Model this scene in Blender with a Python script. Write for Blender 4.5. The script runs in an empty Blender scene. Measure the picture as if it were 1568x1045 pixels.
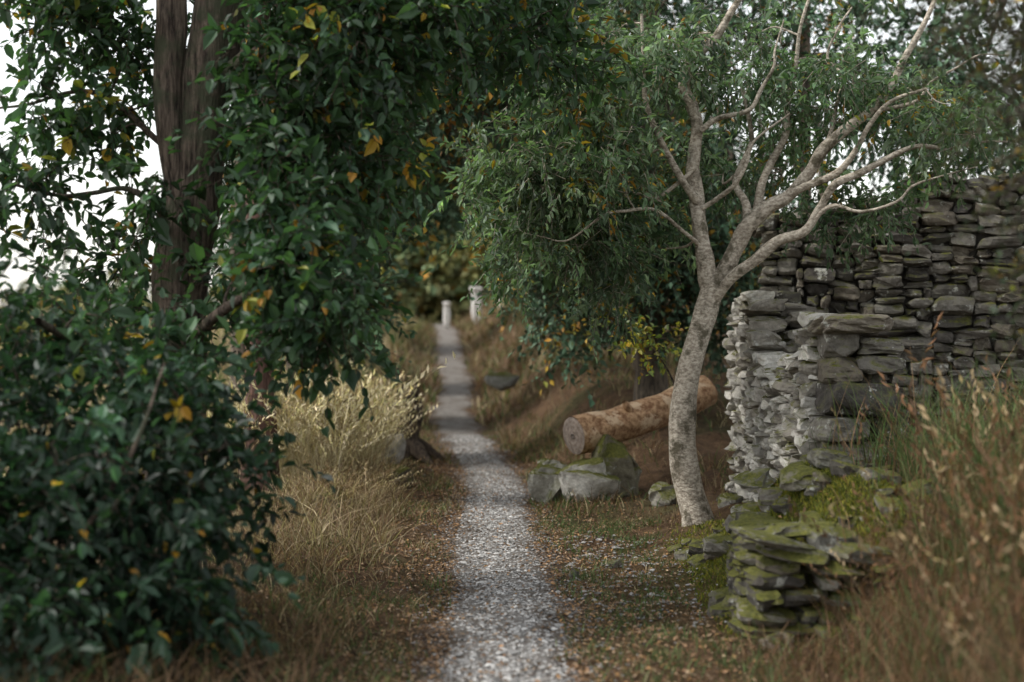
import bpy, math, numpy as np
rng=np.random.default_rng(11)
U=rng.uniform
scene=bpy.context.scene
# ------------------------------------------------------------------ helpers
def sst(a,b,x):
    t=np.clip((x-a)/(b-a),0,1); return t*t*(3-2*t)
def nrm(v):
    return v/np.maximum(np.linalg.norm(v,axis=-1,keepdims=True),1e-9)
class MB:
    def __init__(s): s.v=[];s.f=[];s.sz=[];s.c=[];s.n=0
    def add(s,v,f,c):
        v=np.asarray(v,float).reshape(-1,3); f=np.asarray(f,dtype=np.int64)
        s.v.append(v); s.f.append((f+s.n).ravel()); s.sz.append(np.full(len(f),f.shape[1]))
        s.c.append(np.array(np.broadcast_to(c,(len(v),3)))); s.n+=len(v)
    def more(s,f,base):
        f=np.asarray(f,dtype=np.int64); s.f.append((f+base).ravel()); s.sz.append(np.full(len(f),f.shape[1]))
    def build(s,name,mat,smooth=False,parent=None):
        V=np.concatenate(s.v); F=np.concatenate(s.f); S=np.concatenate(s.sz); C=np.concatenate(s.c)
        me=bpy.data.meshes.new(name)
        me.vertices.add(len(V)); me.vertices.foreach_set('co',V.astype(np.float32).ravel())
        me.loops.add(len(F)); me.loops.foreach_set('vertex_index',F.astype(np.int32))
        me.polygons.add(len(S)); st=np.concatenate([[0],np.cumsum(S)[:-1]])
        me.polygons.foreach_set('loop_start',st.astype(np.int32))
        me.update(calc_edges=True)
        a=me.color_attributes.new('Col','FLOAT_COLOR','POINT')
        a.data.foreach_set('color',np.hstack([C,np.ones((len(C),1))]).astype(np.float32).ravel())
        me.polygons.foreach_set('use_smooth',np.full(len(S),smooth))
        me.materials.append(mat)
        ob=bpy.data.objects.new(name,me); scene.collection.objects.link(ob)
        if parent: ob.parent=parent
        return ob
def empty(name):
    e=bpy.data.objects.new(name,None); scene.collection.objects.link(e); e.empty_display_size=.2; return e
# ------------------------------------------------------------------ materials
def newmat(name):
    m=bpy.data.materials.new(name); m.use_nodes=True; nt=m.node_tree; nt.nodes.clear()
    o=nt.nodes.new('ShaderNodeOutputMaterial'); return m,nt,o
def N(nt,t,**k):
    n=nt.nodes.new(t)
    for a,b in k.items():
        if a.startswith('i_'): n.inputs[a[2:]].default_value=b
        else: setattr(n,a,b)
    return n
def mixc(nt,f,a,b,bt='MIX'):
    m=N(nt,'ShaderNodeMix',data_type='RGBA',blend_type=bt)
    for idx,val in ((0,f),(6,a),(7,b)):
        if hasattr(val,'links') : nt.links.new(val,m.inputs[idx])
        elif isinstance(val,tuple): m.inputs[idx].default_value=(*val,1)
        else: m.inputs[idx].default_value=val
    return m.outputs[2]
def ramp(nt,src,a,b):
    m=N(nt,'ShaderNodeMapRange'); m.inputs[1].default_value=a; m.inputs[2].default_value=b
    nt.links.new(src,m.inputs[0]); return m.outputs[0]
def noise(nt,scale,detail=4,rough=.6,stretch=None):
    g=N(nt,'ShaderNodeNewGeometry'); n=N(nt,'ShaderNodeTexNoise'); n.inputs['Scale'].default_value=scale
    n.inputs['Detail'].default_value=detail; n.inputs['Roughness'].default_value=rough
    if stretch:
        mp=N(nt,'ShaderNodeMapping'); mp.inputs['Scale'].default_value=stretch
        nt.links.new(g.outputs['Position'],mp.inputs[0]); nt.links.new(mp.outputs[0],n.inputs['Vector'])
    else: nt.links.new(g.outputs['Position'],n.inputs['Vector'])
    return n.outputs['Fac']
def attr(nt): return N(nt,'ShaderNodeAttribute',attribute_name='Col').outputs['Color']
def finish(nt,o,col,rough=.9,spec=.3,bump=None,bs=.5,bd=.02,transl=0):
    p=N(nt,'ShaderNodeBsdfPrincipled'); p.inputs['Roughness'].default_value=rough; p.inputs['Specular IOR Level'].default_value=spec
    nt.links.new(col,p.inputs['Base Color'])
    if bump is not None:
        b=N(nt,'ShaderNodeBump'); b.inputs['Strength'].default_value=bs; b.inputs['Distance'].default_value=bd
        nt.links.new(bump,b.inputs['Height']); nt.links.new(b.outputs[0],p.inputs['Normal'])
    if transl>0:
        t=N(nt,'ShaderNodeBsdfTranslucent'); c2=mixc(nt,1.0,col,(1.3,1.6,.7),'MULTIPLY'); nt.links.new(c2,t.inputs[0])
        m=N(nt,'ShaderNodeMixShader'); m.inputs[0].default_value=transl
        nt.links.new(p.outputs[0],m.inputs[1]); nt.links.new(t.outputs[0],m.inputs[2]); nt.links.new(m.outputs[0],o.inputs[0])
    else: nt.links.new(p.outputs[0],o.inputs[0])
def mat_leaf(name,rough=.42,spec=.5,transl=.35):
    m,nt,o=newmat(name); c=attr(nt)
    finish(nt,o,c,rough,spec,transl=transl); return m
def mat_bark(name,c1,c2,s=9,st=(1,1,.22),c3=None,bs=.9,bd=.03,r3=(.5,.62),s3=3):
    m,nt,o=newmat(name); n=noise(nt,s*3,6,.65,st); n2=noise(nt,s3,5,.7)
    c=mixc(nt,ramp(nt,n,.38,.62),c1,c2)
    if c3: c=mixc(nt,ramp(nt,n2,*r3),c,c3)
    c=mixc(nt,1.0,c,attr(nt),'MULTIPLY')
    finish(nt,o,c,.9,.2,n,bs,bd); return m
def mat_stone(name,moss=.5,bs=.8):
    m,nt,o=newmat(name); c=attr(nt); n=noise(nt,14,6,.7); n2=noise(nt,45,5,.7)
    c=mixc(nt,ramp(nt,n,.3,.7),mixc(nt,1.0,c,(.45,.43,.4),'MULTIPLY'),mixc(nt,1.0,c,(1.3,1.3,1.28),'MULTIPLY'))
    c=mixc(nt,ramp(nt,noise(nt,9,5,.7),.6,.66),c,(.42,.42,.38))
    g=N(nt,'ShaderNodeNewGeometry'); sp=N(nt,'ShaderNodeSeparateXYZ'); nt.links.new(g.outputs['Normal'],sp.inputs[0])
    mz=ramp(nt,sp.outputs[2],.1-.25*max(0,moss-.9),.7-.4*max(0,moss-.9)); mn=ramp(nt,noise(nt,7,6,.75),.62-.3*moss,.74-.3*moss)
    mm=N(nt,'ShaderNodeMath',operation='MULTIPLY'); nt.links.new(mz,mm.inputs[0]); nt.links.new(mn,mm.inputs[1])
    c=mixc(nt,mm.outputs[0],c,mixc(nt,ramp(nt,n2,.3,.7),(.035,.042,.012),(.15,.145,.03)))
    finish(nt,o,c,.92,.2,n2,bs,.02); return m
M_leaf=mat_leaf('leaf_green',.45,.35); M_leaf2=mat_leaf('leaf_willow',.5,.35,.35); M_leafbg=mat_leaf('leaf_background',.55,.25,.0); M_grass=mat_leaf('grass_blades',.8,.1,.2)
M_litter=mat_leaf('leaf_litter',.8,.15,0)
M_bark_dark=mat_bark('bark_dark',(.03,.022,.018),(.20,.155,.12),14,(1,1,.13),c3=(.075,.08,.05),bs=1,bd=.06)
M_bark_red=mat_bark('bark_red',(.06,.035,.03),(.17,.10,.08),8)
M_bark_pale=mat_bark('bark_pale',(.24,.20,.155),(.56,.50,.41),10,(1,1,1.6),c3=(.11,.095,.065),bs=.8,bd=.025,r3=(.5,.64),s3=8)
M_bark_bg=mat_bark('bark_background',(.06,.05,.04),(.2,.16,.12),6)
M_stone=mat_stone('dry_stone',.5); M_rock=mat_stone('mossy_rock',.88,.9); M_stoneL=mat_stone('pale_stone',.3); M_mossy=mat_stone('moss_covered_rock',1.4,.9); M_half=mat_stone('half_mossy_rock',1.1,.9)
m,nt,o=newmat('pebbles'); finish(nt,o,attr(nt),.85,.25); M_peb=m
# ground
m,nt,o=newmat('woodland_ground'); c=attr(nt); n=noise(nt,7,8,.72); n2=noise(nt,60,5,.7)
c=mixc(nt,ramp(nt,n,.35,.65),mixc(nt,1.0,c,(.5,.47,.45),'MULTIPLY'),mixc(nt,1.0,c,(1.35,1.3,1.2),'MULTIPLY'))
c=mixc(nt,ramp(nt,n2,.35,.65),mixc(nt,1.0,c,(.5,.5,.5),'MULTIPLY'),c)
finish(nt,o,c,.95,.1,n2,1,.04); M_ground=m
m,nt,o=newmat('path_gravel'); n=noise(nt,3,6,.7); n2=noise(nt,110,4,.7); v=N(nt,'ShaderNodeTexVoronoi'); v.inputs['Scale'].default_value=60
g=N(nt,'ShaderNodeNewGeometry'); nt.links.new(g.outputs['Position'],v.inputs['Vector'])
c=mixc(nt,ramp(nt,n,.35,.65),(.25,.225,.195),(.42,.41,.39)); c=mixc(nt,ramp(nt,v.outputs['Distance'],.0,.6),c,mixc(nt,1.0,c,(.6,.57,.55),'MULTIPLY'))
c=mixc(nt,ramp(nt,n2,.3,.6),mixc(nt,1.0,c,(.6,.58,.55),'MULTIPLY'),c); c=mixc(nt,1.0,c,attr(nt),'MULTIPLY')
finish(nt,o,c,.92,.2,n2,1,.02); M_path=m
# ------------------------------------------------------------------ terrain
cy=np.array([-30,0,6.7,8.5,10.6,14,17.6,20,23,26,32,40,50,62,80,500.]); cxv=np.array([.6,.1,-.03,-.07,-.12,-.15,-.29,-.5,-.86,-1.12,-1.22,-1.75,-2.3,-3.4,-5,-20.])
zy=np.array([-30,0,12,17,20,24,32,40,50,62,80,500.]); zzv=np.array([0,0,0,0,.04,.16,.55,1.2,2.0,2.5,2.8,4.])
def sm(y,a,b):
    y=np.asarray(y,float); return sum(np.interp(y+k,a,b) for k in (-2,-1,0,1,2))/5
def cx(y):
    y=np.asarray(y,float); return sum(np.interp(y+k,cy,cxv) for k in (-1,-.5,0,.5,1))/5+.03*np.sin(y*.9)*(1-sst(20,30,y))
def bump2(x,y):
    return (np.sin(x*3.1+y*1.7)+np.sin(x*-1.9+y*2.9+1)+.6*np.sin(x*6.7+y*5.1+2)+.5*np.sin(x*9.3-y*8.1)+.35*np.sin(x*17.3+y*4.1)+.35*np.sin(-x*6.3+y*19.7))
def edge(y,sd):
    return .41+.07*np.sin(y*1.3+sd)+.075*np.sin(y*2.9+2.2*sd)+.05*np.sin(y*6.3+sd*4)+.035*np.sin(y*13.7+sd*7)+.05*sst(26,40,y)
def hgt(x,y):
    x=np.asarray(x,float); y=np.asarray(y,float); dx=x-cx(y); z=sm(y,zy,zzv)
    near=1-sst(50,90,np.abs(y)+np.abs(x)*.8)
    r=.16*sst(1.0,2.4,dx)+.8*sst(.5,2.0,dx)*sst(13.5,20,y)*(1-sst(60,90,y))
    off=.42*(1-sst(7.2,7.7,y))
    r=r+.50*sst(1.2,2.05,x-off+.08*np.sin(y*2.3))*(1-sst(9.6,11.4,y))*sst(-3,2,y)
    r=r+.25*sst(2.4,4.5,x)*(1-sst(20,40,y))
    r=r+.20*np.exp(-((x-1.95)/.45)**2-((y-9.1)/.8)**2)+.14*np.exp(-((x-1.5)/.3)**2-((y-10.9)/.6)**2)
    l=.14*sst(.7,1.8,-dx)+.25*sst(.6,1.6,-dx)*sst(16,24,y)*(1-sst(60,90,y))
    e=sst(.35,.9,np.abs(dx))
    w=edge(y,np.sign(dx))
    z=z+r+l+.021*bump2(x,y)*(.15+.85*e)*near - .04*(1-sst(w-.12,w+.10,np.abs(dx)))
    return z
xs=np.concatenate([-np.geomspace(400,6,40),np.arange(-5.9,6.5,.055),np.geomspace(6.6,400,40)])
ys=np.concatenate([-np.geomspace(300,4,20)[:-1],np.arange(-4,24,.07),np.arange(24,60,.3),np.geomspace(60.5,900,50)])
X,Y=np.meshgrid(xs,ys); Z=hgt(X,Y); dX=X-cx(Y)
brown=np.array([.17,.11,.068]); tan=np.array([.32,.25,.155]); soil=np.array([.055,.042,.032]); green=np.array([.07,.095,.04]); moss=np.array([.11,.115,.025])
col=np.ones(X.shape+(1,))*brown
def bl(c,m,t): return c*(1-m[...,None])+t*m[...,None]
nz=.5+.16*bump2(X*.6,Y*.55)
col=bl(col,np.clip(sst(.5,.9,nz),0,1)*.6,green)
col=bl(col,sst(1.2,2.5,-dX)*sst(9,13,Y)*.7,tan)
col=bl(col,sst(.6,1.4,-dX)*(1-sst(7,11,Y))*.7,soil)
col=bl(col,np.exp(-((X-1.75)/.6)**2-((Y-9.2)/1.4)**2),moss)
col=bl(col,sst(3.5,8,-dX),tan*1.1)
col=bl(col,sst(60,90,np.abs(Y)),np.array([.13,.17,.06]))
nx,ny=len(xs),len(ys); ii=(np.arange(ny-1)[:,None]*nx+np.arange(nx-1)[None]).ravel()
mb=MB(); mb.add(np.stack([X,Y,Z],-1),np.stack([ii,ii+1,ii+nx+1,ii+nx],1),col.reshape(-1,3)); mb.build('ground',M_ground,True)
# path
def pathz(x,y):
    dx=x-cx(y); w=edge(y,np.sign(dx)); return sm(y,zy,zzv)+.004*bump2(x*1.4,y)+.004-.075*np.clip(np.abs(dx)/(w+.12),0,1.3)**5
s=np.linspace(-1,1,49); py=np.concatenate([np.arange(-3,24,.045),np.arange(24,76,.25)]); S,PY=np.meshgrid(s,py)
hw=.80; PX=cx(PY)+S*hw
PZ=pathz(PX,PY)+rng.normal(0,.006,PX.shape)
pc=np.ones(PX.shape+(3,)); em=sst(.16,.44,np.abs(S*hw)+.06*bump2(PX*2,PY*1.4)); pc=pc*(1-em[...,None])+np.array([.48,.37,.28])*em[...,None]
nx,ny=len(s),len(py); ii=(np.arange(ny-1)[:,None]*nx+np.arange(nx-1)[None]).ravel()
mb=MB(); mb.add(np.stack([PX,PY,PZ],-1),np.stack([ii,ii+1,ii+nx+1,ii+nx],1),pc.reshape(-1,3)); mb.build('gravel_path',M_path,True)
# pebbles
def pebbles(mb,P,R,C):
    n=len(P); base=np.array([[1,0,0],[0,1,0],[-1,0,0],[0,-1,0],[0,0,.7],[0,0,-.7],[.7,.7,.25],[-.7,.7,.2],[-.7,-.7,.25],[.7,-.7,.2]])
    v=base[None]*(1+rng.uniform(-.35,.35,(n,10,3)))*R[:,None,None]*np.array([1,1,.7]); a=U(0,6.28,n); ca,sa=np.cos(a)[:,None],np.sin(a)[:,None]
    x=v[...,0]*ca-v[...,1]*sa*.7; y=v[...,0]*sa+v[...,1]*ca*.7; v=np.stack([x,y,v[...,2]],-1)+P[:,None]
    f=np.array([[0,6,4],[6,1,4],[1,7,4],[7,2,4],[2,8,4],[8,3,4],[3,9,4],[9,0,4],[6,0,5],[1,6,5],[7,1,5],[2,7,5],[8,2,5],[3,8,5],[9,3,5],[0,9,5]])
    mb.add(v.reshape(-1,3),(f[None]+np.arange(n)[:,None,None]*10).reshape(-1,3),np.repeat(C,10,0))
n=30000; y=4.5+18*U(0,1,n)**1.4; dx=rng.normal(0,.24,n); x=cx(y)+dx; z=np.maximum(pathz(x,y)+.002,hgt(x,y))
g=np.clip(rng.normal(.34,.13,n),.06,.72)[:,None]*np.array([1,.97,.92])*(1-.4*sst(.2,.45,np.abs(dx)+.06*bump2(x*2,y*1.4)))[:,None]
mb=MB(); pebbles(mb,np.stack([x,y,z],1),np.exp(rng.normal(-4.8,.42,n)),g)
n=1100; y=U(8,11.5,n); x=rng.normal(.75,.3,n)-.1*(y-9.5); pebbles(mb,np.stack([x,y,hgt(x,y)+.004],1),np.exp(rng.normal(-4.4,.4,n)),np.clip(rng.normal(.24,.08,n),.08,.45)[:,None]*np.array([1,.95,.9]))
mb.build('gravel',M_peb)
# ------------------------------------------------------------------ leaves / grass
def leaves(mb,P,D,Nn,L,W,C,detail):
    n=len(P); S=nrm(np.cross(D,Nn)); Q=nrm(np.cross(S,D))
    if detail:
        T=np.array([[0,0,0],[.22,.42,.10],[.6,.42,.08],[1,0,-.12],[.6,-.42,.08],[.22,-.42,.10]]); F=np.array([[0,1,2,3],[0,3,4,5]])
    else:
        T=np.array([[0,0,0],[.42,.5,.1],[1,0,-.05],[.42,-.5,.1]]); F=np.array([[0,1,2],[0,2,3]])
    k=len(T)
    v=P[:,None]+D[:,None]*(T[:,0][None,:,None]*L[:,None,None])+S[:,None]*(T[:,1][None,:,None]*W[:,None,None])+Q[:,None]*(T[:,2][None,:,None]*L[:,None,None])
    mb.add(v.reshape(-1,3),(F[None]+np.arange(n)[:,None,None]*k).reshape(-1,F.shape[1]),np.repeat(C,k,0))
def prism(mb,A,B,r,c):
    n=len(A); D=nrm(B-A); S=nrm(np.cross(D,np.array([.3,.2,1.]))); Q=np.cross(S,D); vs=[]
    for P_,rr in ((A,r),(B,r*.4)):
        for a in (0,2.094,4.189): vs.append(P_+(S*math.cos(a)+Q*math.sin(a))*rr)
    v=np.stack(vs,1); F=np.array([[0,1,4,3],[1,2,5,4],[2,0,3,5]])
    mb.add(v.reshape(-1,3),(F[None]+np.arange(n)[:,None,None]*6).reshape(-1,4),c)
GREENS=[(.030,.064,.03),(.042,.080,.034),(.048,.088,.046),(.034,.068,.042)]
YEL=[(.36,.23,.03),(.30,.155,.025),(.24,.24,.05)]
def foliage(mb,mbw,cen,rad,ntw,tl,nl,L,W,greens=GREENS,yel=.04,droop=.5,detail=True,spread=1.0,ycl=.03,bright=1):
    M=len(cen); G=np.array(greens)*bright; Y_=np.array(YEL)
    c=np.repeat(np.arange(M),ntw); T=len(c)
    off=rng.normal(0,1,(T,3)); st=cen[c]+off*np.array(rad)*.45
    D=nrm(off*.6+rng.normal(0,.6,(T,3))+np.array([0,0,-droop*.5])); ln=tl*U(.5,1.2,T)
    t=np.tile((np.arange(nl)+.6)/nl,T); k=np.repeat(np.arange(T),nl); n=len(k)
    P=st[k]+D[k]*(ln[k]*t)[:,None]; P[:,2]-=droop*.5*ln[k]*t*t
    end=st+D*ln[:,None]; end[:,2]-=droop*.5*ln
    prism(mbw,st,end,np.full((T,1),.0035*(1 if L<.08 else 1.4)),(.8,.8,.8))
    side=nrm(rng.normal(0,1,(n,3))); LD=nrm(D[k]*.6+side*.9*spread+np.array([0,0,-droop*.6]))
    NN=nrm(rng.normal(0,.5,(n,3))+np.array([0,0,1.]))
    cb=np.exp(rng.normal(0,.3,M)); cg=rng.integers(0,len(G),M); cy_=rng.random(M)<ycl
    base=G[cg][c][k]*.6+G[rng.integers(0,len(G),n)]*.4
    isy=(rng.random(n)<yel)|(cy_[c][k]&(rng.random(n)<.6)); base=np.where(isy[:,None],Y_[rng.integers(0,3,n)],base)
    C=base*(cb[c][k]*np.exp(rng.normal(0,.22,n)))[:,None]
    s=np.exp(rng.normal(0,.25,n)); leaves(mb,P,LD,NN,L*s,W*s,C,detail)
def grass(mb,P,H,W,C,bend=.5,plume=False,head=None):
    n=len(P); a=U(0,6.28,n) if head is None else head; d=np.stack([np.cos(a),np.sin(a),0*a],1); b=U(0,6.28,n); sd=np.stack([np.cos(b),np.sin(b),0*b],1)
    bn=bend*U(.2,1.3,n); lv=[0,.4,.75,1]; wd=[1,.85,.55,.05] if not plume else [.5,.4,.5,.1]
    vs=[]
    for l,w in zip(lv,wd):
        c=P+d*(bn*H*l**1.8)[:,None]+np.array([0,0,1.])*(H*l*(1-.28*np.minimum(bn,1.5)*l))[:,None]
        vs+=[c-sd*(W*w)[:,None]*.5,c+sd*(W*w)[:,None]*.5]
    v=np.stack(vs,1); F=np.array([[0,1,3,2],[2,3,5,4],[4,5,7,6]])
    mb.add(v.reshape(-1,3),(F[None]+np.arange(n)[:,None,None]*8).reshape(-1,4),np.repeat(C,8,0))
    if plume:
        k=np.repeat(np.arange(n),7); t=np.tile(np.linspace(.72,1,7),n)
        c=P[k]+d[k]*(bn[k]*H[k]*t**1.8)[:,None]; c[:,2]+=H[k]*t*(1-.28*np.minimum(bn[k],1.5)*t)
        D=nrm(rng.normal(0,.5,(len(k),3))+np.array([0,0,1.])+d[k]*.6); leaves(mb,c,D,nrm(rng.normal(0,1,(len(k),3))),H[k]*.07,H[k]*.02,C[k]*1.15,False)
def pick(cols,n,j=.2):
    c=np.array(cols); return c[rng.integers(0,len(c),n)]*np.exp(rng.normal(0,j,n))[:,None]
def gpatch(mb,n,xr,yr,hr,w,cols,bend=.5,plume=False,path=None,clump=0,off=False,patch=None):
    if clump:
        k=n//clump; X0=U(*xr,k).repeat(clump); Y0=U(*yr,k).repeat(clump); x=X0+rng.normal(0,.05,len(X0)); y=Y0+rng.normal(0,.05,len(X0)); n=len(x)
    else: x=U(*xr,n); y=U(*yr,n)
    if off: x=x+cx(y)
    dxx=x-cx(y); keep=np.abs(dxx)>(edge(y,np.sign(dxx))+.16*rng.random(n)-.10)
    keep&=~((x>1.1)&(x<2.35)&(y>7.4)&(y<11.2)&(rng.random(n)<.93))
    if patch is not None: keep&=(np.sin(x*4.1+y*1.3+patch)+np.sin(x*1.7-y*2.3+2*patch)+.8*np.sin(x*7.7+y*5.1*patch))>rng.normal(.1,.5,n)
    x,y=x[keep],y[keep]; n=len(x)
    H=U(*hr,n)*np.exp(rng.normal(0,.15,n)); grass(mb,np.stack([x,y,hgt(x,y)-.01],1),H,np.full(n,w)*U(.6,1.3,n),pick(cols,n,.28),bend,plume)
TAN=[(.40,.33,.21),(.34,.265,.165),(.26,.195,.12)]; BRN=[(.17,.112,.068),(.125,.08,.046),(.20,.125,.073),(.08,.055,.037)]; GRN=[(.08,.12,.045),(.065,.10,.04),(.10,.125,.05)]
ORG=[(.165,.09,.05),(.125,.067,.038),(.09,.055,.034)]
mb=MB()
gpatch(mb,12000,(-3,-.42),(5,14),(.04,.12),.006,BRN+TAN+GRN,.9,off=True,patch=1.)
gpatch(mb,8000,(-1.3,-.32),(5,10.5),(.03,.11),.006,GRN+GRN+BRN,.8,off=True,patch=2.)
gpatch(mb,4500,(-2.6,-.8),(7,12.5),(.10,.26),.005,BRN+TAN[:2],1.1,clump=9,off=True,patch=3.)
gpatch(mb,6000,(-3.2,-.9),(4.5,8),(.08,.30),.006,BRN+BRN+GRN[:1],1.1,clump=9)
gpatch(mb,6500,(-1.6,-.32),(12.5,24),(.05,.15),.009,TAN+GRN+BRN+ORG+GRN,.8,off=True,patch=4.)
gpatch(mb,8000,(.34,2.2),(5,13),(.02,.08),.006,BRN+TAN+ORG,.9,off=True,patch=5.)
gpatch(mb,4500,(.30,1.4),(6,13),(.04,.10),.006,GRN,.8,clump=12,off=True)
gpatch(mb,8000,(.5,4),(13,26),(.06,.28),.01,BRN+TAN+GRN+ORG,.8,off=True,patch=6.)
gpatch(mb,6000,(.32,1.1),(13,24),(.05,.13),.01,GRN+BRN,.8,off=True,patch=7.)
gpatch(mb,7000,(-5,-.35),(24,60),(.12,.4),.03,TAN+GRN+ORG,.7,off=True)
gpatch(mb,7000,(.35,5),(24,60),(.12,.4),.03,TAN+GRN+ORG+BRN,.7,off=True)
gpatch(mb,9000,(-14,-3),(10,50),(.2,.5),.03,TAN+TAN+GRN,.7)
mb.build('grass',M_grass)
mb=MB()
gpatch(mb,4600,(-2.9,-1.5),(13.8,17.5),(.5,.98),.008,TAN+[(.62,.53,.40)]*2,.6,True,clump=15)
gpatch(mb,1200,(-1.8,-1.2),(12.5,15),(.2,.4),.008,TAN+BRN,1.0,True,clump=15)
gpatch(mb,2000,(-2.0,-1.0),(9.5,13.5),(.15,.38),.006,BRN+TAN,1.3,clump=20)
mb.build('tall_dry_grass',M_grass)
mb=MB()
gpatch(mb,6000,(1.6,3.2),(3.4,7.7),(.2,.5),.005,ORG+BRN+GRN[:2],.9,clump=12)
gpatch(mb,900,(1.65,3.2),(3.6,8.0),(.45,.8),.004,ORG+TAN[2:],.6,True,clump=8)
gpatch(mb,7000,(2.05,4),(5.5,9.6),(.3,.8),.007,GRN+GRN+BRN,.6,clump=8)
gpatch(mb,2500,(1.15,1.8),(4.5,7.3),(.05,.22),.006,ORG+BRN+GRN[:1],1.0,clump=8)
gpatch(mb,700,(1.5,2.4),(7.6,10),(.1,.35),.005,ORG+GRN,1.0,clump=5)
mb.build('bracken_grass',M_grass)
# moss tufts
mb=MB(); n=42000; x=rng.normal(1.8,.38,n); y=rng.normal(9.0,1.0,n); k=(x>1.15)&(y>7.55); x,y=x[k],y[k]; n=len(x)
grass(mb,np.stack([x,y,hgt(x,y)-.005],1),U(.015,.045,n),np.full(n,.009),pick([(.16,.16,.03),(.10,.12,.025),(.20,.18,.03),(.06,.07,.022)],n),.7)
mb.build('moss',M_grass)
# litter
mb=MB(); n=44000; y=5+16*U(0,1,n)**1.3; side=np.where(rng.random(n)<.45,1,-1); d=.30+np.abs(rng.normal(0,.8,n)); k=rng.random(n)<.08; d[k]=U(0,.5,k.sum()); x=cx(y)+side*d
k=~((x>1.2)&(y>7.5)&(rng.random(n)<.7)); x,y,d=x[k],y[k],d[k]; n=len(x)
P=np.stack([x,y,np.maximum(hgt(x,y),np.where(d<.6,pathz(x,y),-9))+.012],1); D=nrm(rng.normal(0,1,(n,3))*np.array([1,1,.3])); NN=nrm(rng.normal(0,.35,(n,3))+np.array([0,0,1.])); L=U(.012,.04,n)
leaves(mb,P,D,NN,L,L*.5,pick([(.25,.15,.085),(.19,.11,.06),(.31,.22,.14),(.10,.07,.045),(.26,.15,.065)],n,.25),False); mb.build('fallen_leaves',M_litter)
# ------------------------------------------------------------------ trees
def smooth(pts,sub=6):
    p=np.array(pts,float); q=np.vstack([2*p[0]-p[1],p,2*p[-1]-p[-2]]); out=[]
    for i in range(1,len(q)-2):
        for t in np.arange(sub)/sub:
            a,b,c,d=q[i-1],q[i],q[i+1],q[i+2]
            out.append(.5*((2*b)+(-a+c)*t+(2*a-5*b+4*c-d)*t*t+(-a+3*b-3*c+d)*t**3))
    out.append(q[-2]); return np.array(out)
def tube(mb,p,ns=8,rough=.06,c=(1,1,1),cap=False):
    P=p[:,:3]; R=np.maximum(p[:,3],.002); T=nrm(np.gradient(P,axis=0)); ov=nrm((P[-1]-P[0])[None])[0]
    ref=np.eye(3)[np.argmin(np.abs(ov))]; A=nrm(np.cross(T,ref)); B=np.cross(T,A); an=np.linspace(0,2*math.pi,ns,endpoint=False); m=len(P)
    ph=U(0,6.28,4); L=np.arange(m)[:,None]
    rr=R[:,None]*(1+rough*(np.sin(an*2+ph[0]+L*.25)+.7*np.sin(an*3+ph[1]-L*.37)+.6*np.sin(an*5+ph[2]+L*.21)+.5*np.sin(L*.9+ph[3])))
    v=P[:,None]+A[:,None]*(np.cos(an)[None,:,None]*rr[...,None])+B[:,None]*(np.sin(an)[None,:,None]*rr[...,None])
    i=np.arange(m-1)[:,None]*ns; j=np.arange(ns)[None]; j2=(j+1)%ns
    F=np.stack([(i+j),(i+j2),(i+ns+j2),(i+ns+j)],-1).reshape(-1,4); b=mb.n
    mb.add(v.reshape(-1,3),F,c)
    if cap: mb.more([list(range(ns))[::-1]],b); mb.more([list(range((m-1)*ns,m*ns))],b)
class Tree:
    def __init__(s,name,bark,leafm): s.e=empty(name); s.w=MB(); s.l=MB(); s.nodes=[]; s.bark=bark; s.leafm=leafm
    def limb(s,pts,ns=10,rough=.06,sub=6,kink=0):
        if kink:
            q=np.array(pts,float); o=[q[0]]
            for i in range(len(q)-1):
                m_=(q[i]+q[i+1])/2; ln=np.linalg.norm(q[i+1][:3]-q[i][:3]); m_[:3]+=rng.normal(0,kink*ln,3); o+=[m_,q[i+1]]
            pts=o
        p=smooth(pts,sub); tube(s.w,p,ns,rough); s.nodes+= [tuple(q) for q in p[len(p)//5:]]
    def attach(s,cen,rmax=.03,ns=5,wob=.10):
        nd=np.array(s.nodes); d0=np.min(np.linalg.norm(cen[:,None]-nd[None,:,:3],axis=2),axis=1)
        for i in np.argsort(d0):
            c=cen[i]; nd=np.array(s.nodes); dd=np.linalg.norm(nd[:,:3]-c,axis=1)+.5*np.maximum(nd[:,2]-c[2],0); q=nd[np.argmin(dd)]
            D=c-q[:3]; L=np.linalg.norm(D)
            if L<.04: continue
            r0=min(q[3]*.7,.006+.012*L*2,rmax); mid=q[:3]+D*.5+rng.normal(0,wob*L,3)+np.array([0,0,.10*L])
            p=smooth([(*q[:3],r0),(*mid,r0*.7),(*c,max(r0*.35,.003))],4); tube(s.w,p,ns,.03); s.nodes+=[tuple(a) for a in p[2:]]
    def done(s,sm_=True):
        s.w.build('trunk_and_branches',s.bark,sm_,s.e)
        if s.l.n: s.l.build('leaves',s.leafm,False,s.e)
def blobs(bl_):
    out=[]
    for (x,y,z,rx,ry,rz,n) in bl_:
        v=nrm(rng.normal(0,1,(n,3)))*(U(.1,1,n)**.45)[:,None]; out.append(v*np.array([rx,ry,rz])+np.array([x,y,z]))
    return np.vstack(out)
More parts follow.
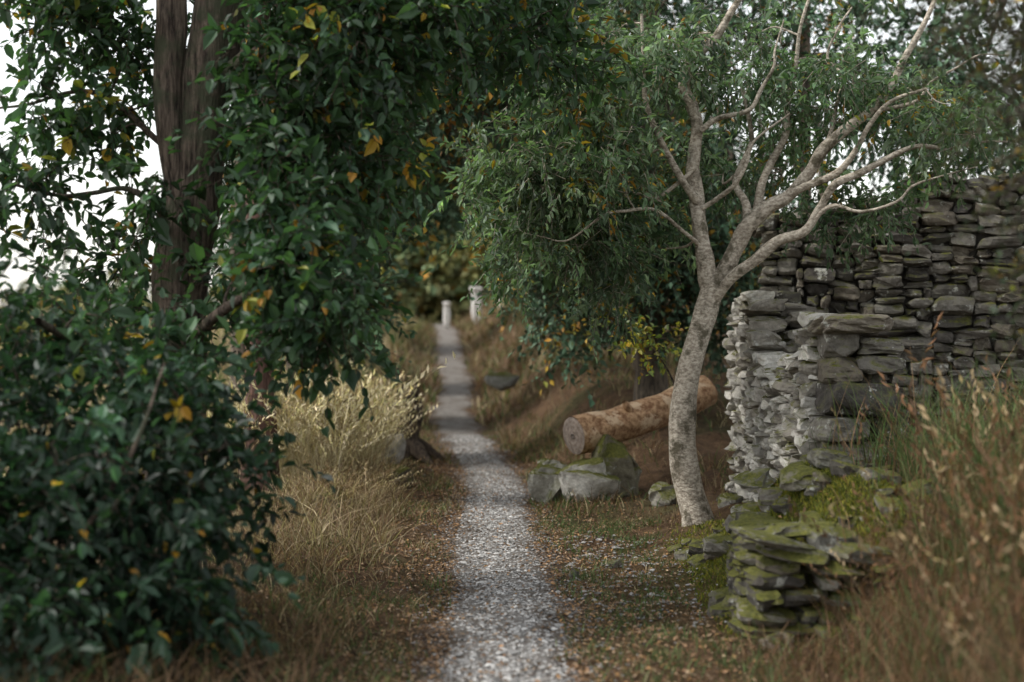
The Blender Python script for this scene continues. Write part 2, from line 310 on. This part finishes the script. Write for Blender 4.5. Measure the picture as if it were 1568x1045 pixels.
# --- willow (slender pale tree)
W=Tree('willow_tree',M_bark_pale,M_leaf2); yb=11.5
W.limb([(1.66,yb,-.25,.17),(1.57,yb,-.02,.14),(1.45,yb,.36,.118),(1.375,yb,.80,.106),(1.42,yb,1.30,.098),(1.555,yb,1.80,.096),(1.63,yb,2.06,.09)],22,.05,8)
W.limb([(1.44,yb-.02,.32,.07),(1.42,yb-.08,.06,.06),(1.46,yb-.16,-.14,.04)],10,.05)
W.limb([(1.60,yb,1.95,.075),(1.563,yb,2.245,.07),(1.51,yb+.03,2.61,.062),(1.47,yb+.08,2.98,.056),(1.51,yb+.1,3.35,.05),(1.40,yb+.1,3.67,.045),(1.457,yb+.1,3.90,.04),(1.67,yb+.1,4.09,.034),(1.93,yb,4.5,.02)],14,.07,6,.03)
W.limb([(1.60,yb,1.93,.078),(1.75,yb,2.225,.072),(1.90,yb-.05,2.53,.064),(2.2,yb-.1,2.75,.054),(2.48,yb-.15,3.12,.045),(2.85,yb-.2,3.43,.036),(3.12,yb-.2,3.85,.027),(3.4,yb-.2,4.4,.016)],14,.07,6,.06)
W.limb([(1.61,yb,1.9,.048),(1.93,yb-.2,2.24,.044),(2.3,yb-.3,2.46,.038),(2.52,yb-.4,2.82,.031),(2.88,yb-.4,3.0,.024),(3.41,yb-.4,3.1,.016),(3.9,yb-.3,3.17,.008)],10,.07,6,.07)
W.limb([(1.93,yb,2.49,.045),(2.04,yb+.1,2.88,.036),(2.25,yb+.2,3.3,.028),(2.33,yb+.2,3.83,.02),(2.47,yb+.2,4.5,.01)],10,.06,6,.07)
W.limb([(1.50,yb,2.72,.034),(1.25,yb-.1,3.09,.028),(1.06,yb-.2,3.51,.02),(1.03,yb-.2,4.2,.012)],10,.06,6,.07)
W.limb([(1.55,yb,2.35,.018),(1.14,yb-.2,2.64,.014),(.72,yb-.3,2.59,.010),(.24,yb-.3,2.42,.005)],8,.06,6,.08)
W.limb([(2.2,yb-.1,2.75,.034),(2.55,yb-.3,2.92,.027),(2.8,yb-.4,3.3,.02),(3.2,yb-.5,3.55,.01)],8,.06,6,.08)
W.limb([(1.9,yb-.05,2.48,.038),(1.83,yb+.15,2.9,.028),(1.97,yb+.2,3.3,.02),(1.8,yb+.2,3.9,.01)],8,.06,6,.08)
W.limb([(2.3,yb-.3,2.46,.018),(2.7,yb-.5,2.6,.013),(3.1,yb-.5,2.8,.009),(3.6,yb-.5,2.95,.004)],8,.06,6,.08)
W.limb([(1.52,yb,3.3,.025),(1.9,yb-.1,3.45,.02),(2.1,yb-.1,3.8,.012),(2.2,yb,4.2,.006)],8,.06,6,.08)
W.limb([(1.48,yb,3.0,.02),(1.15,yb,2.75,.014),(.9,yb,2.8,.01),(.5,yb,3.0,.005)],8,.06,6,.08)
W.limb([(2.5,yb-.15,3.1,.022),(2.62,yb,3.5,.016),(2.55,yb,3.9,.012),(2.75,yb,4.3,.006)],8,.06,6,.08)
W.limb([(2.85,yb-.2,3.43,.018),(3.2,yb-.3,3.5,.013),(3.5,yb-.3,3.75,.009),(3.9,yb-.3,3.85,.004)],8,.06,6,.08)
W.limb([(1.5,yb,2.65,.022),(1.78,yb-.15,2.85,.017),(1.9,yb-.2,3.15,.012),(2.2,yb-.25,3.4,.006)],8,.06,6,.08)
wb=[(.05,11.6,2.8,.42,.5,.42,26),(.55,11.3,3.15,.55,.6,.5,34),(.45,11.7,2.55,.45,.5,.35,20),(1.0,12,2.6,.42,.5,.45,18),(.9,11.5,3.75,.7,.7,.5,36),(1.9,11.9,3.9,.7,.6,.4,26),
 (2.9,11.5,3.75,.7,.6,.45,28),(3.5,11.4,3.3,.5,.6,.38,20),(2.15,12.1,3.2,.4,.4,.35,10),(.75,12,2.05,.25,.4,.2,6),(2.9,12.1,2.8,.5,.4,.25,14),(2,12.2,4.9,1.5,1.0,.5,14),(1.5,12.1,3.1,.35,.3,.4,9),(-.1,11.7,2.3,.25,.4,.25,6),(.3,11.5,3.7,.4,.4,.3,14),(-.3,11.6,3.0,.2,.3,.3,5)]
wc=blobs(wb); W.attach(wc,.014,5,.18)
foliage(W.l,W.w,wc,(.22,.22,.18),9,.26,10,.066,.027,[(.11,.165,.09),(.135,.19,.12),(.06,.105,.058),(.165,.215,.14)],.015,.7,True,ycl=.02)
W.done()
# --- left big tree
T=Tree('elm_tree',M_bark_dark,M_leaf)
T.limb([(-2.2,9,-.1,.30),(-2.15,9,.5,.2),(-2.12,9,1.2,.18),(-2.1,9,1.9,.175),(-2.02,9,2.5,.17),(-1.95,9,3.1,.165),(-1.84,9,3.8,.155),(-1.75,9,5,.12),(-1.6,9.2,7,.06)],36,.05,10)
T.limb([(-2.06,8.95,2.4,.10),(-2.15,8.9,3.1,.095),(-2.13,8.9,3.7,.09),(-2.2,8.8,4.6,.07),(-2.5,8.6,6,.04)],18,.05)
T.limb([(-1.9,9,3.2,.07),(-1.5,8.8,3.45,.055),(-1.0,8.7,3.7,.045),(-.4,8.9,3.9,.025)],10)
T.limb([(-1.8,9,4,.07),(-1.1,9.3,4.4,.055),(-.3,9.8,4.6,.035),(.3,10.2,4.6,.02)],10)
T.limb([(-2.1,9,2.3,.026),(-2.4,8.9,2.55,.018),(-2.8,8.8,2.5,.012),(-3.2,8.6,2.6,.008)],8,.06,6,.12)
T.limb([(-2.1,9,2.8,.026),(-2.5,9.1,3.1,.018),(-2.9,9.2,3.2,.012),(-3.4,9.2,3.1,.008)],8,.06,6,.10)
T.limb([(-2.1,8.95,1.4,.05),(-1.8,8.4,1.7,.035),(-1.4,8,1.9,.025),(-1.1,7.8,1.9,.012)],8)
T.limb([(-2.15,8.95,1.2,.05),(-2.3,8,1.5,.035),(-2.4,7.2,1.7,.02)],8)
tb=[(-2.8,8.9,3.75,.5,.5,.3,22),(-2.75,9,3.0,.4,.4,.25,11),(-3.1,8.8,2.5,.3,.4,.25,10),(-1.30,8.3,2.75,.25,.4,.45,15),(-1.15,8.5,3.2,.45,.5,.5,28),(-.85,8.6,2.65,.35,.4,.35,16),(-1.02,7.8,1.8,.28,.3,.25,12),(-1.25,7.9,2.15,.27,.4,.4,17),
 (-2.45,7.6,1.72,.45,.4,.2,13),(-1.85,7.4,1.45,.3,.3,.18,9),(-.6,9,3.6,.6,.6,.4,36),(.1,9.9,3.85,.6,.7,.4,30),(-1.2,8.7,3.8,.3,.6,.4,20),(-1.0,9.3,5.0,1.2,1.0,.6,26),(-2.42,9.3,3.3,.18,.3,.4,7),(-2.5,9.3,2.1,.3,.3,.3,8),(-1.65,8.6,1.9,.15,.2,.3,6),(-1.62,8.6,2.8,.12,.2,.5,5),(-2.1,8.5,2.5,.15,.2,.3,3),(-2.0,8.5,1.75,.2,.2,.15,4)]
tc=blobs(tb); T.attach(tc,.016)
foliage(T.l,T.w,tc,(.18,.2,.16),8,.28,8,.08,.047,GREENS,.015,.5,True,ycl=.05); T.done()
# --- left shrub
T=Tree('hazel_shrub',M_bark_dark,M_leaf)
for a in range(7):
    x0=-2.3+U(-.3,.3); y0=6.7+U(-.3,.3); x1=x0+U(-.5,.7); T.limb([(x0,y0,-.0,.03),(x0*.6+x1*.4,y0-.1,.5,.02),(x1,y0+U(-.4,.3),1.1,.01),(x1+U(-.2,.2),y0,1.5,.005)],8)
sb=[(-2.3,6.9,1.15,.45,.4,.28,24),(-1.7,6.9,1.15,.3,.3,.32,18),(-1.95,6.4,.85,.5,.4,.33,26),(-1.55,6.6,.8,.22,.3,.3,13),(-2.2,6.1,.5,.5,.4,.32,22),(-1.6,6.4,.42,.28,.3,.25,13),(-2.6,6.6,.9,.4,.4,.5,18),(-2.5,6.9,1.55,.3,.3,.15,5),(-1.9,6.8,.3,.5,.3,.25,14),(-1.45,7.3,1.0,.2,.2,.3,6)]
sc=blobs(sb); T.attach(sc,.010)
foliage(T.l,T.w,sc,(.22,.2,.2),7,.30,8,.07,.041,[(.014,.034,.019),(.021,.046,.026),(.029,.056,.033)],.012,.6,True,ycl=.02); T.done()
# --- background trees
def bgtree(name,x,y,h,r,bl_,bark=M_bark_bg,L=.13,Wd=.08,nt_=13,nlf=9,greens=GREENS,yel=.02,ycl=.08,lean=0,bright=1,tl=.55):
    T=Tree(name,bark,M_leafbg); z0=float(hgt(x,y)); T.limb([(x,y,z0-.1,r*1.4),(x+.02,y,z0+h*.12,r),(x+lean*.3,y,z0+h*.35,r*.85),(x+lean*.7,y,z0+h*.65,r*.6),(x+lean,y,z0+h,r*.2)],12,.05)
    for k in range(5):
        zz=z0+h*U(.3,.75); b=bl_[k%len(bl_)]; xx=x+lean*(zz-z0)/h
        T.limb([(xx,y,zz,r*.4),(xx*.5+b[0]*.5,y*.5+b[1]*.5,zz*.4+b[2]*.6+.2,r*.28),(b[0],b[1],b[2],r*.12)],7)
    c=blobs(bl_); T.attach(c,.05,4); foliage(T.l,T.w,c,(.38,.38,.32),nt_,tl,nlf,L,Wd,greens,yel,.5,False,ycl=ycl,bright=bright*1.25); T.done()
OL=[(.16,.18,.06),(.11,.15,.06),(.21,.19,.06)]
BG=[(.065,.115,.065),(.038,.078,.042),(.09,.145,.09)]
bgtree('oak_tree',-2.5,14,8,.15,[(-2.2,14,4.9,.7,.9,.5,12),(-1.2,14.5,4.6,1.1,1,.8,30),(-1.4,14,6.3,1.4,1.4,.9,20),(-.2,15,4.8,1,1,.8,32),(-1.5,14.4,3.3,.5,.5,.6,14),(-1.9,14.2,2.0,.35,.4,.35,5)],M_bark_red,L=.10,Wd=.06,ycl=.18)
bgtree('oak_tree',-3.6,19,8,.2,[(-3.0,18.5,3.2,.8,.9,.9,18),(-1.9,19,4.2,1.2,1,1,34),(-.3,20,4.9,1.5,1.2,1,48),(-2.2,19,6.5,1.5,1.4,1.0,24)],greens=BG,ycl=.25)
bgtree('oak_tree',-3.2,24,9,.2,[(-2.9,24,2.6,.9,.9,1.0,30),(-3.2,24,4.6,1.5,1.4,1.3,44),(-1.4,25,4.9,1.4,1.4,1.0,42),(-2,25,7.8,2.3,2,1.2,34)],greens=BG,bright=1.3)
bgtree('oak_tree',-4.6,31,10,.25,[(-4.2,31,3.6,1.3,1.2,1.5,45),(-3.3,31,6,1.8,1.6,1.2,50),(-1,32,7.0,2.4,2,1.6,54),(-3.6,31,8.4,2.2,2,1.6,28)],L=.17,Wd=.1,greens=BG,bright=1.1)
bgtree('oak_tree',-5.4,41,12,.3,[(-5.2,41,4.6,1.6,1.5,1.6,46),(-4.4,42,7.6,2.4,2,1.6,56),(-2,42,10,3,2,2,50)],L=.2,Wd=.12,greens=OL,ycl=.15)
bgtree('oak_tree',1.7,17.5,8,.17,[(.75,17,2.4,.8,.8,.9,34),(1.5,17,3.2,1.1,.9,1.1,42),(.6,17.5,4.8,1.4,1.1,1.0,48),(2.3,17.5,2.3,.8,.8,.8,24),(1.8,17.5,6.5,1.8,1.4,1.0,26)],L=.09,Wd=.055,nt_=15,nlf=10,greens=BG,bright=1.0)
bgtree('oak_tree',3.4,16.5,7,.10,[(3.0,16.5,3.2,.9,.8,.7,22),(4.4,16.8,4.6,1.3,1,.8,24),(2.8,16.5,5.2,1,1,.7,26)],L=.08,Wd=.05,greens=BG,bright=1.0)
bgtree('oak_tree',2.2,23,9,.2,[(.9,23,3.0,1,1,1.1,36),(1.6,23,4.6,1.8,1.4,1.3,50),(.2,23,5.9,2,1.5,1.2,60),(2.2,23,8,2.0,1.6,1.2,24)],greens=GREENS,ycl=.3)
bgtree('oak_tree',1.9,30,10,.22,[(.8,30,4,1.2,1.2,1.3,45),(1,30,6.4,2.4,2,1.6,60),(3.2,30,4.6,1.6,1.4,1.6,30)],L=.17,Wd=.1,greens=BG,ycl=.15)
bgtree('oak_tree',1.6,40,12,.25,[(.2,40,4.8,1.6,1.6,1.6,46),(0,40,8,2.6,2,2,60),(2.6,40,6,2.2,2,2.4,44)],L=.2,Wd=.12,greens=OL,ycl=.15)
bgtree('oak_tree',6.9,19,8,.12,[(6,19,4.6,1.6,1.2,.9,24),(7.2,18.5,3.6,1.2,1,.7,14),(5.4,19,6.3,1.6,1.2,.7,20)],greens=BG)
# far mass
T=MB(); Wd_=MB(); c=blobs([(-8,66,8,5,5,6,80),(-3,70,10,6,5,7,110),(4,66,8,6,5,7,110),(10,66,4,5,5,4,50),(-3,60,4.5,3.2,3,2.2,50),(20,75,3,9,5,2.4,45),(-22,80,3.0,9,5,1.6,40),(2,62,4,3,3,2.5,40)])
foliage(T,Wd_,c,(1.3,1.3,1.1),20,1.4,10,.42,.28,[(.11,.16,.07),(.17,.18,.07),(.22,.19,.07)],.05,.4,False,ycl=.08)
e=empty('distant_trees'); T.build('leaves',M_leafbg,False,e)
tk=MB()
for x in np.linspace(-12,14,14): 
    yy=66+U(-3,3); z0=float(hgt(x,yy)); tube(tk,smooth([(x,yy,z0-.2,.35),(x+U(-.4,.4),yy,z0+4,.28),(x+U(-1,1),yy,z0+9,.12)]),8)
tk.build('trunks',M_bark_bg,True,e)
# hawthorn off to the right, branches reaching over the wall
T=Tree('hawthorn_tree',M_bark_dark,M_leaf)
T.limb([(3.1,5.2,.5,.12),(3.0,5.3,1.5,.1),(2.9,5.4,2.4,.08),(2.7,5.6,3.4,.05)],12)
for k in range(9):
    z=1.9+.2*k; T.limb([(2.95,5.35,z-.3,.03),(2.5,5.5+.1*k,z+.1,.014),(2.0+.03*k,5.6+.1*k,z+U(-.2,.2),.005)],6,.06,6,.08)
hc=blobs([(2.1,5.7,2.7,.25,.4,.45,22),(2.15,5.5,2.05,.2,.4,.3,18),(2.1,5.7,3.1,.4,.5,.3,22)]); T.attach(hc,.007)
foliage(T.l,T.w,hc,(.14,.14,.14),9,.35,8,.034,.018,[(.05,.07,.035),(.09,.065,.045),(.035,.055,.03)],.05,.4,False); T.done()
# bramble under the willow / yellow leaves
T=Tree('bramble',M_bark_dark,M_leaf); T.limb([(1.62,12.9,.2,.012),(1.5,12.8,1.1,.01),(1.2,12.7,1.65,.006)],6)
bc=blobs([(1.05,12.7,1.7,.22,.2,.16,4),(1.3,12.7,1.5,.18,.2,.2,3)]); T.attach(bc,.006)
foliage(T.l,T.w,bc,(.12,.12,.12),6,.2,6,.055,.035,[(.34,.27,.04),(.13,.17,.05),(.13,.17,.05)],.2,.4,True); T.done()
# ------------------------------------------------------------------ stones
def stone_tpl(n=4):
    vs={};F=[]
    def idx(p):
        k=tuple(np.round(p,5)); 
        if k not in vs: vs[k]=len(vs)
        return vs[k]
    g=np.linspace(-1,1,n+1)
    for ax in range(3):
        for sg in (-1,1):
            for i in range(n):
                for j in range(n):
                    q=[]
                    for a,b in ((i,j),(i+1,j),(i+1,j+1),(i,j+1)):
                        p=[0,0,0]; p[ax]=sg; p[(ax+1)%3]=g[a]; p[(ax+2)%3]=g[b]; q.append(idx(p))
                    F.append(q if sg>0 else q[::-1])
    return np.array(list(vs.keys())),np.array(F)
SV,SF=stone_tpl(4); SV2,SF2=stone_tpl(11)
def stone(mb,c,size,az=0,col=(.3,.3,.3),pw=6,rough=.10,tilt=0,big=False,chop=(.85,1.15)):
    V,F=(SV2,SF2) if big else (SV,SF)
    v=V/(np.sum(np.abs(V)**pw,1)**(1/pw))[:,None]
    for i in range(9 if big else 4):
        nn_=nrm(rng.normal(0,1,(1,3)))[0]; dlim=U(*chop); dd=v@nn_; v=v-np.maximum(dd-dlim,0)[:,None]*nn_
    k=rng.normal(0,1.6,(5,3)); ph=U(0,6.28,5); am=rng.normal(0,1,(5,3))
    for i in range(5): v=v+rough*.5*np.sin(V@k[i]+ph[i])[:,None]*am[i]
    if big:
        for i in range(8): v=v+.018*np.sin(V@rng.normal(0,5,3)+U(0,6))[:,None]*rng.normal(0,1,3)
        v=v+rng.normal(0,.008,v.shape)
    else: v=v+rng.normal(0,.025,v.shape)
    v=v*np.array(size)*.5
    if tilt: a=tilt; v=np.stack([v[:,0]*math.cos(a)-v[:,2]*math.sin(a),v[:,1],v[:,0]*math.sin(a)+v[:,2]*math.cos(a)],1)
    ca,sa=math.cos(az),math.sin(az); v=np.stack([v[:,0]*ca-v[:,1]*sa,v[:,0]*sa+v[:,1]*ca,v[:,2]],1)+np.array(c); mb.add(v,F,col)
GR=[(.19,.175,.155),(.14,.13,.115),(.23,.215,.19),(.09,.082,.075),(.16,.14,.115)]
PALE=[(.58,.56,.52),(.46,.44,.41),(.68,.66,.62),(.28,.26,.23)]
def scol(c): return np.array(c[rng.integers(0,len(c))])*U(.7,1.2)
def wall(mb,core,p0,p1,zb,top,thick,hr,wr,cf,cb,rg=.12,tl_=.06):
    p0=np.array(p0,float);p1=np.array(p1,float);Ln=np.linalg.norm(p1-p0);d=(p1-p0)/Ln;nn=np.array([-d[1],d[0]]);az=math.atan2(d[1],d[0])
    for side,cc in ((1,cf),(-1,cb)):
        res=.02; nb=int(Ln/res)+2; sk=np.full(nb,zb)+rng.normal(0,.01,nb); tops=np.array([top(j*res) for j in range(nb)])
        for it in range(6000):
            pen=np.where(sk>=tops-.03,99.,0.)
            if pen.min()>0: break
            i0=int(np.argmin(sk+pen)); w=U(*wr); h=U(*hr)*(.8+w*1.2); i1=min(i0+max(int(w/res),2),nb-1)
            lvl=sk[i0]; j=i0
            while j<i1 and sk[j]<lvl+.035: j+=1
            a0=i0
            while a0>0 and sk[a0-1]<lvl+.012 and (j-a0)*res<w: a0-=1
            if (j-a0)*res<.05:
                sk[a0:max(j,a0+1)]=min(sk[min(j,nb-1)] if j<nb-1 else lvl+.05, lvl+.06)+.001; continue
            ww=(j-a0)*res; mid=(a0+j)*.5*res; zc=sk[a0:j].mean()+h/2
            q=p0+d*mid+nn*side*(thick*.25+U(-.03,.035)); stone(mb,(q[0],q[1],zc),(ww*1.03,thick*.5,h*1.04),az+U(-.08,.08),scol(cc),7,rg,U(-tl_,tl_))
            sk[a0:j]=sk[a0:j].mean()+h
    ss=np.linspace(.06,Ln-.06,20); vs=[]
    for s_ in ss:
        zt=top(s_)-.12
        for t,zz in ((-.32,zb-.2),(.32,zb-.2),(.32,zt),(-.32,zt)): q=p0+d*s_+nn*t*thick; vs.append((q[0],q[1],zz))
    F=[]
    for i in range(19):
        for j in range(4): F.append([i*4+j,i*4+(j+1)%4,i*4+4+(j+1)%4,i*4+4+j])
    b=core.n; core.add(vs,F,(.05,.045,.04)); core.more([[0,1,2,3],[79,78,77,76]],b)
e=empty('dry_stone_wall'); a=MB(); k=MB()
def topA(s_):
    y=13.2-s_; return float(np.interp(y,[10,10.35,10.5,10.9,11.2,11.7,12.2,12.4,13.2],[1.72,1.75,1.55,1.45,1.30,1.38,1.5,1.95,2.0]))+.03*math.sin(y*17)
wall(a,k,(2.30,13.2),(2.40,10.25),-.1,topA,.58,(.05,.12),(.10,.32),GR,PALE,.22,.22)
for (x_,z_,w_,h_,d_) in [(2.40,1.72,.5,.13,.5),(2.32,1.58,.24,.2,.4),(2.60,1.56,.3,.12,.4),(2.59,1.43,.32,.12,.4),(2.32,1.39,.26,.18,.45),(2.47,1.18,.56,.24,.5),(2.34,.98,.34,.17,.4),(2.66,.99,.26,.22,.4),(2.44,.8,.5,.2,.5),(2.44,.6,.6,.22,.5)]:
    stone(a,(x_,10.12+U(-.03,.03),z_),(w_,d_,h_),U(-.12,.12),scol(GR)*1.1,8,.08,U(-.05,.05),True,(.95,1.3))
def topB(s_): return float(np.interp(s_,[0,.5,1.3,1.5,2.5,4.5],[2.62,2.72,2.85,3.02,2.98,2.9]))+.04*math.sin(s_*9)
wall(a,k,(2.35,13.35),(6.6,12.4),.2,topB,.55,(.05,.12),(.14,.42),GR,GR,.15,.08)
for s_ in np.arange(0,4.3,.17):
    t=s_/4.355; stone(a,(2.35+4.25*t,13.35-.95*t,topB(s_)+.03),(.22,.5,U(.08,.14)),-.22+U(-.2,.2),scol(GR)*.9,5,.18,U(-.3,.3))
k.build('wall_core',M_stone,False,e); a.build('stones',M_stone,False,e)
# low collapsed retaining wall
e=empty('collapsed_stone_wall'); a=MB(); z=-.04
while z<.46:
    h=U(.04,.10); x=1.24+.12*max(0,z)+U(-.07,.07)
    while x<1.95:
        w=U(.12,.38); stone(a,(x+w/2,7.55+U(-.07,.07)+.14*z,z+h/2),(w*1.02,.36,h*U(.9,1.25)),U(-.2,.2),scol(GR)*.9,6,.15,U(-.15,.15)); x+=w
    y=7.85
    while y<9.0:
        w=U(.15,.3); stone(a,(1.38+.12*z+.12*(y-8),y,z+h/2),(w,.3,h*1.05),1.45,scol(GR)*.9,6,.15,U(-.12,.12)); y+=w
    z+=h
stone(a,(1.42,7.55,.53),(.42,.3,.06),.3,(.26,.25,.23),7,.12,-.28,True); stone(a,(1.74,7.6,.47),(.24,.2,.26),.2,(.2,.195,.18),6,.12,.35,True); stone(a,(1.55,7.75,.57),(.34,.3,.07),-.2,(.2,.19,.165),7,.12,.12,True)
stone(a,(1.36,7.28,.02),(.16,.14,.16),0,(.34,.31,.27),5,.12,0,True); stone(a,(1.35,9.3,.26),(.2,.2,.12),0,(.30,.28,.25),5,.15,0,True); stone(a,(1.75,8.7,.76),(.25,.2,.1),.6,(.26,.24,.2),5,.15,.2,True)
stone(a,(2.0,8.9,.86),(.3,.25,.13),.2,(.24,.23,.2),5,.15,-.2,True); stone(a,(1.62,9.5,.68),(.26,.2,.1),1.,(.24,.23,.2),5,.15,.2,True)
for i in range(80):
    x=U(1.2,2.35);y=U(7.8,10.6);s_=U(.05,.24); stone(a,(x,y,float(hgt(x,y))+.005),(s_,s_*.8,s_*.5),U(0,3),scol(GR),5,.2,U(-.4,.4))
for i in range(18):
    x=U(1.75,2.1);y=U(10.3,12.8);s_=U(.08,.2); stone(a,(x,y,float(hgt(x,y))+.02),(s_,s_*.8,s_*.6),U(0,3),scol(PALE)*.8,5,.2,U(-.4,.4))
a.build('stones',M_rock,False,e)
# boulders
def boulder(x,y,z,sx,sy,sz,col,az,moss=None):
    b=MB(); stone(b,(x,y,z),(sx,sy,sz),az,col,4.5,.16,U(-.3,.3),True,(.75,1.0)); b.build('boulder',moss or M_rock,False)
boulder(.68,13.9,.2,.56,.5,.52,(.56,.54,.50),.4,M_half); boulder(.36,14.1,.2,.40,.4,.46,(.38,.37,.33),.2,M_mossy); boulder(1.02,14.2,.30,.55,.5,.58,(.22,.2,.15),.6,M_mossy)
boulder(1.45,13.4,.14,.3,.25,.22,(.34,.32,.28),.1); boulder(.42,9.6,.03,.07,.07,.07,(.15,.14,.13),0); boulder(.72,9.9,.05,.1,.07,.06,(.2,.18,.16),0)
boulder(-.15,25,.9,.5,.4,.35,(.3,.3,.28),0); boulder(-1.5,17.6,.26,.28,.3,.40,(.42,.40,.37),0,M_stoneL); boulder(-1.2,15.2,.14,.34,.3,.26,(.10,.085,.07),0); boulder(-1.62,12.8,.12,.3,.3,.22,(.13,.12,.10),0)
# old stump beside the path on the left
T=Tree('tree_stump',mat_bark('stump_bark',(.03,.022,.017),(.12,.09,.065),10,(1,1,.2),bs=1,bd=.05),M_leaf)
T.limb([(-1.42,18.6,-.05,.34),(-1.43,18.6,.25,.24),(-1.40,18.6,.6,.20),(-1.36,18.6,.85,.17),(-1.34,18.6,.93,.07)],20,.12,6)
for k in range(6):
    an_=k*1.05+.3; T.limb([(-1.42,18.6,.38,.11),(-1.42+.3*math.cos(an_),18.6+.3*math.sin(an_),.16,.09),(-1.42+.55*math.cos(an_),18.6+.55*math.sin(an_),-.0,.04)],8,.1)
T.limb([(-1.38,18.6,.7,.09),(-1.46,18.6,1.0,.06),(-1.5,18.6,1.25,.02)],8,.1); T.limb([(-1.34,18.6,.7,.08),(-1.25,18.55,.95,.05),(-1.24,18.5,1.05,.02)],8,.1); T.done(False)
# distant gateposts
for x,y,w,h in ((-1.25,50,.36,1.3),(-2.35,51,.24,1.0),(-.35,48,.24,.8)):
    b=MB(); z0=float(hgt(x,y)); stone(b,(x,y,z0+h/2-.1),(w,w,h),.1,(.75,.73,.70),8,.04,0,True); stone(b,(x,y,z0+h-.05),(w*1.25,w*1.25,.12),.1,(.75,.73,.70),8,.04,0,True); b.build('stone_gatepost',M_stoneL,False)
# fallen log
e=empty('fallen_log'); a=MB(); A=np.array([.61,14.1,.66]); B=np.array([2.05,15.0,1.08])
M_log=mat_bark('log_bark',(.18,.09,.045),(.50,.32,.18),6,(1,1,1),c3=(.55,.40,.26),bs=.8,bd=.03,r3=(.54,.6),s3=4)
def lp(t): return A+(B-A)*t+np.array([0,0,-.05*math.sin(math.pi*t)])
d=nrm((lp(.04)-lp(0))[None])[0]; d2=nrm((lp(1)-lp(.96))[None])[0]
p=np.array([(*lp(t),.19-.02*t+.006*math.sin(t*17)) for t in np.linspace(0,1,34)]); tube(a,p,32,.028)
st=lp(.45)+np.array([-.06,-.15,.08]); tube(a,smooth([(*st,.05),(*(st+np.array([-.05,-.06,.07])),.04),(*(st+np.array([-.08,-.09,.11])),.02)]),8,.08)
a.build('log_bark',M_log,True,e)
m,nt,o=newmat('cut_wood'); n=noise(nt,25,5,.7); c=mixc(nt,1.0,mixc(nt,ramp(nt,n,.3,.7),(.13,.10,.085),(.36,.30,.25)),attr(nt),'MULTIPLY'); finish(nt,o,c,.9,.2,n,.5); M_cut=m
a=MB(); an=np.linspace(0,2*math.pi,28,endpoint=False)
for cpt,r_,sg,dd_ in ((A,.19,-1,d),(B,.17,1,d2)):
    s1=nrm(np.cross(dd_,[0,0,1.])[None])[0]; s2=np.cross(s1,dd_)
    vs=[cpt+dd_*sg*.012];cs=[(.6,.6,.6)]
    for j in range(1,9):
        for t in an: vs.append(cpt+dd_*sg*(.012-.016*(j/8)**4+.003*(j%2))+(s1*math.cos(t)+s2*math.sin(t))*r_*j/8); cs.append((1,1,1) if j%2 else (.85,.8,.76))
    vs=np.array(vs);b=a.n
    Q=[[1+j*28+i,1+j*28+(i+1)%28,1+(j+1)*28+(i+1)%28,1+(j+1)*28+i] for j in range(7) for i in range(28)]
    a.add(vs,Q,np.array(cs)); a.more([[0,1+i,1+(i+1)%28] for i in range(28)],b)
a.build('cut_end',M_cut,True,e)
# ------------------------------------------------------------------ light
EL,AZ=math.radians(50),math.radians(264)
w=bpy.data.worlds.new('World'); scene.world=w; w.use_nodes=True; nt=w.node_tree; bg=nt.nodes['Background']
sk=nt.nodes.new('ShaderNodeTexSky'); sk.sky_type='NISHITA'; sk.sun_disc=False; sk.sun_elevation=EL; sk.sun_rotation=AZ; sk.dust_density=1.6; sk.air_density=1.6
hs=nt.nodes.new('ShaderNodeHueSaturation'); hs.inputs['Saturation'].default_value=.2; hs.inputs['Value'].default_value=1.9
nt.links.new(sk.outputs[0],hs.inputs['Color']); nt.links.new(hs.outputs[0],bg.inputs[0]); bg.inputs[1].default_value=.15
L=bpy.data.lights.new('sun','SUN'); L.energy=2.8; L.angle=math.radians(7); L.color=(1,.96,.90); so=bpy.data.objects.new('sun',L); scene.collection.objects.link(so)
from mathutils import Vector
dv=Vector((math.sin(AZ)*math.cos(EL),math.cos(AZ)*math.cos(EL),math.sin(EL))); so.rotation_euler=dv.to_track_quat('Z','Y').to_euler()
cam=bpy.data.cameras.new('camera'); co=bpy.data.objects.new('camera',cam); scene.collection.objects.link(co); co.location=(0,0,1.6); co.rotation_euler=(math.radians(90),0,0)
cam.lens=50; cam.sensor_width=36; cam.clip_end=2000; cam.dof.use_dof=True; cam.dof.focus_distance=10.8; cam.dof.aperture_fstop=1.1
scene.camera=co
scene.view_settings.view_transform='Standard'; scene.view_settings.look='None'; scene.view_settings.exposure=0
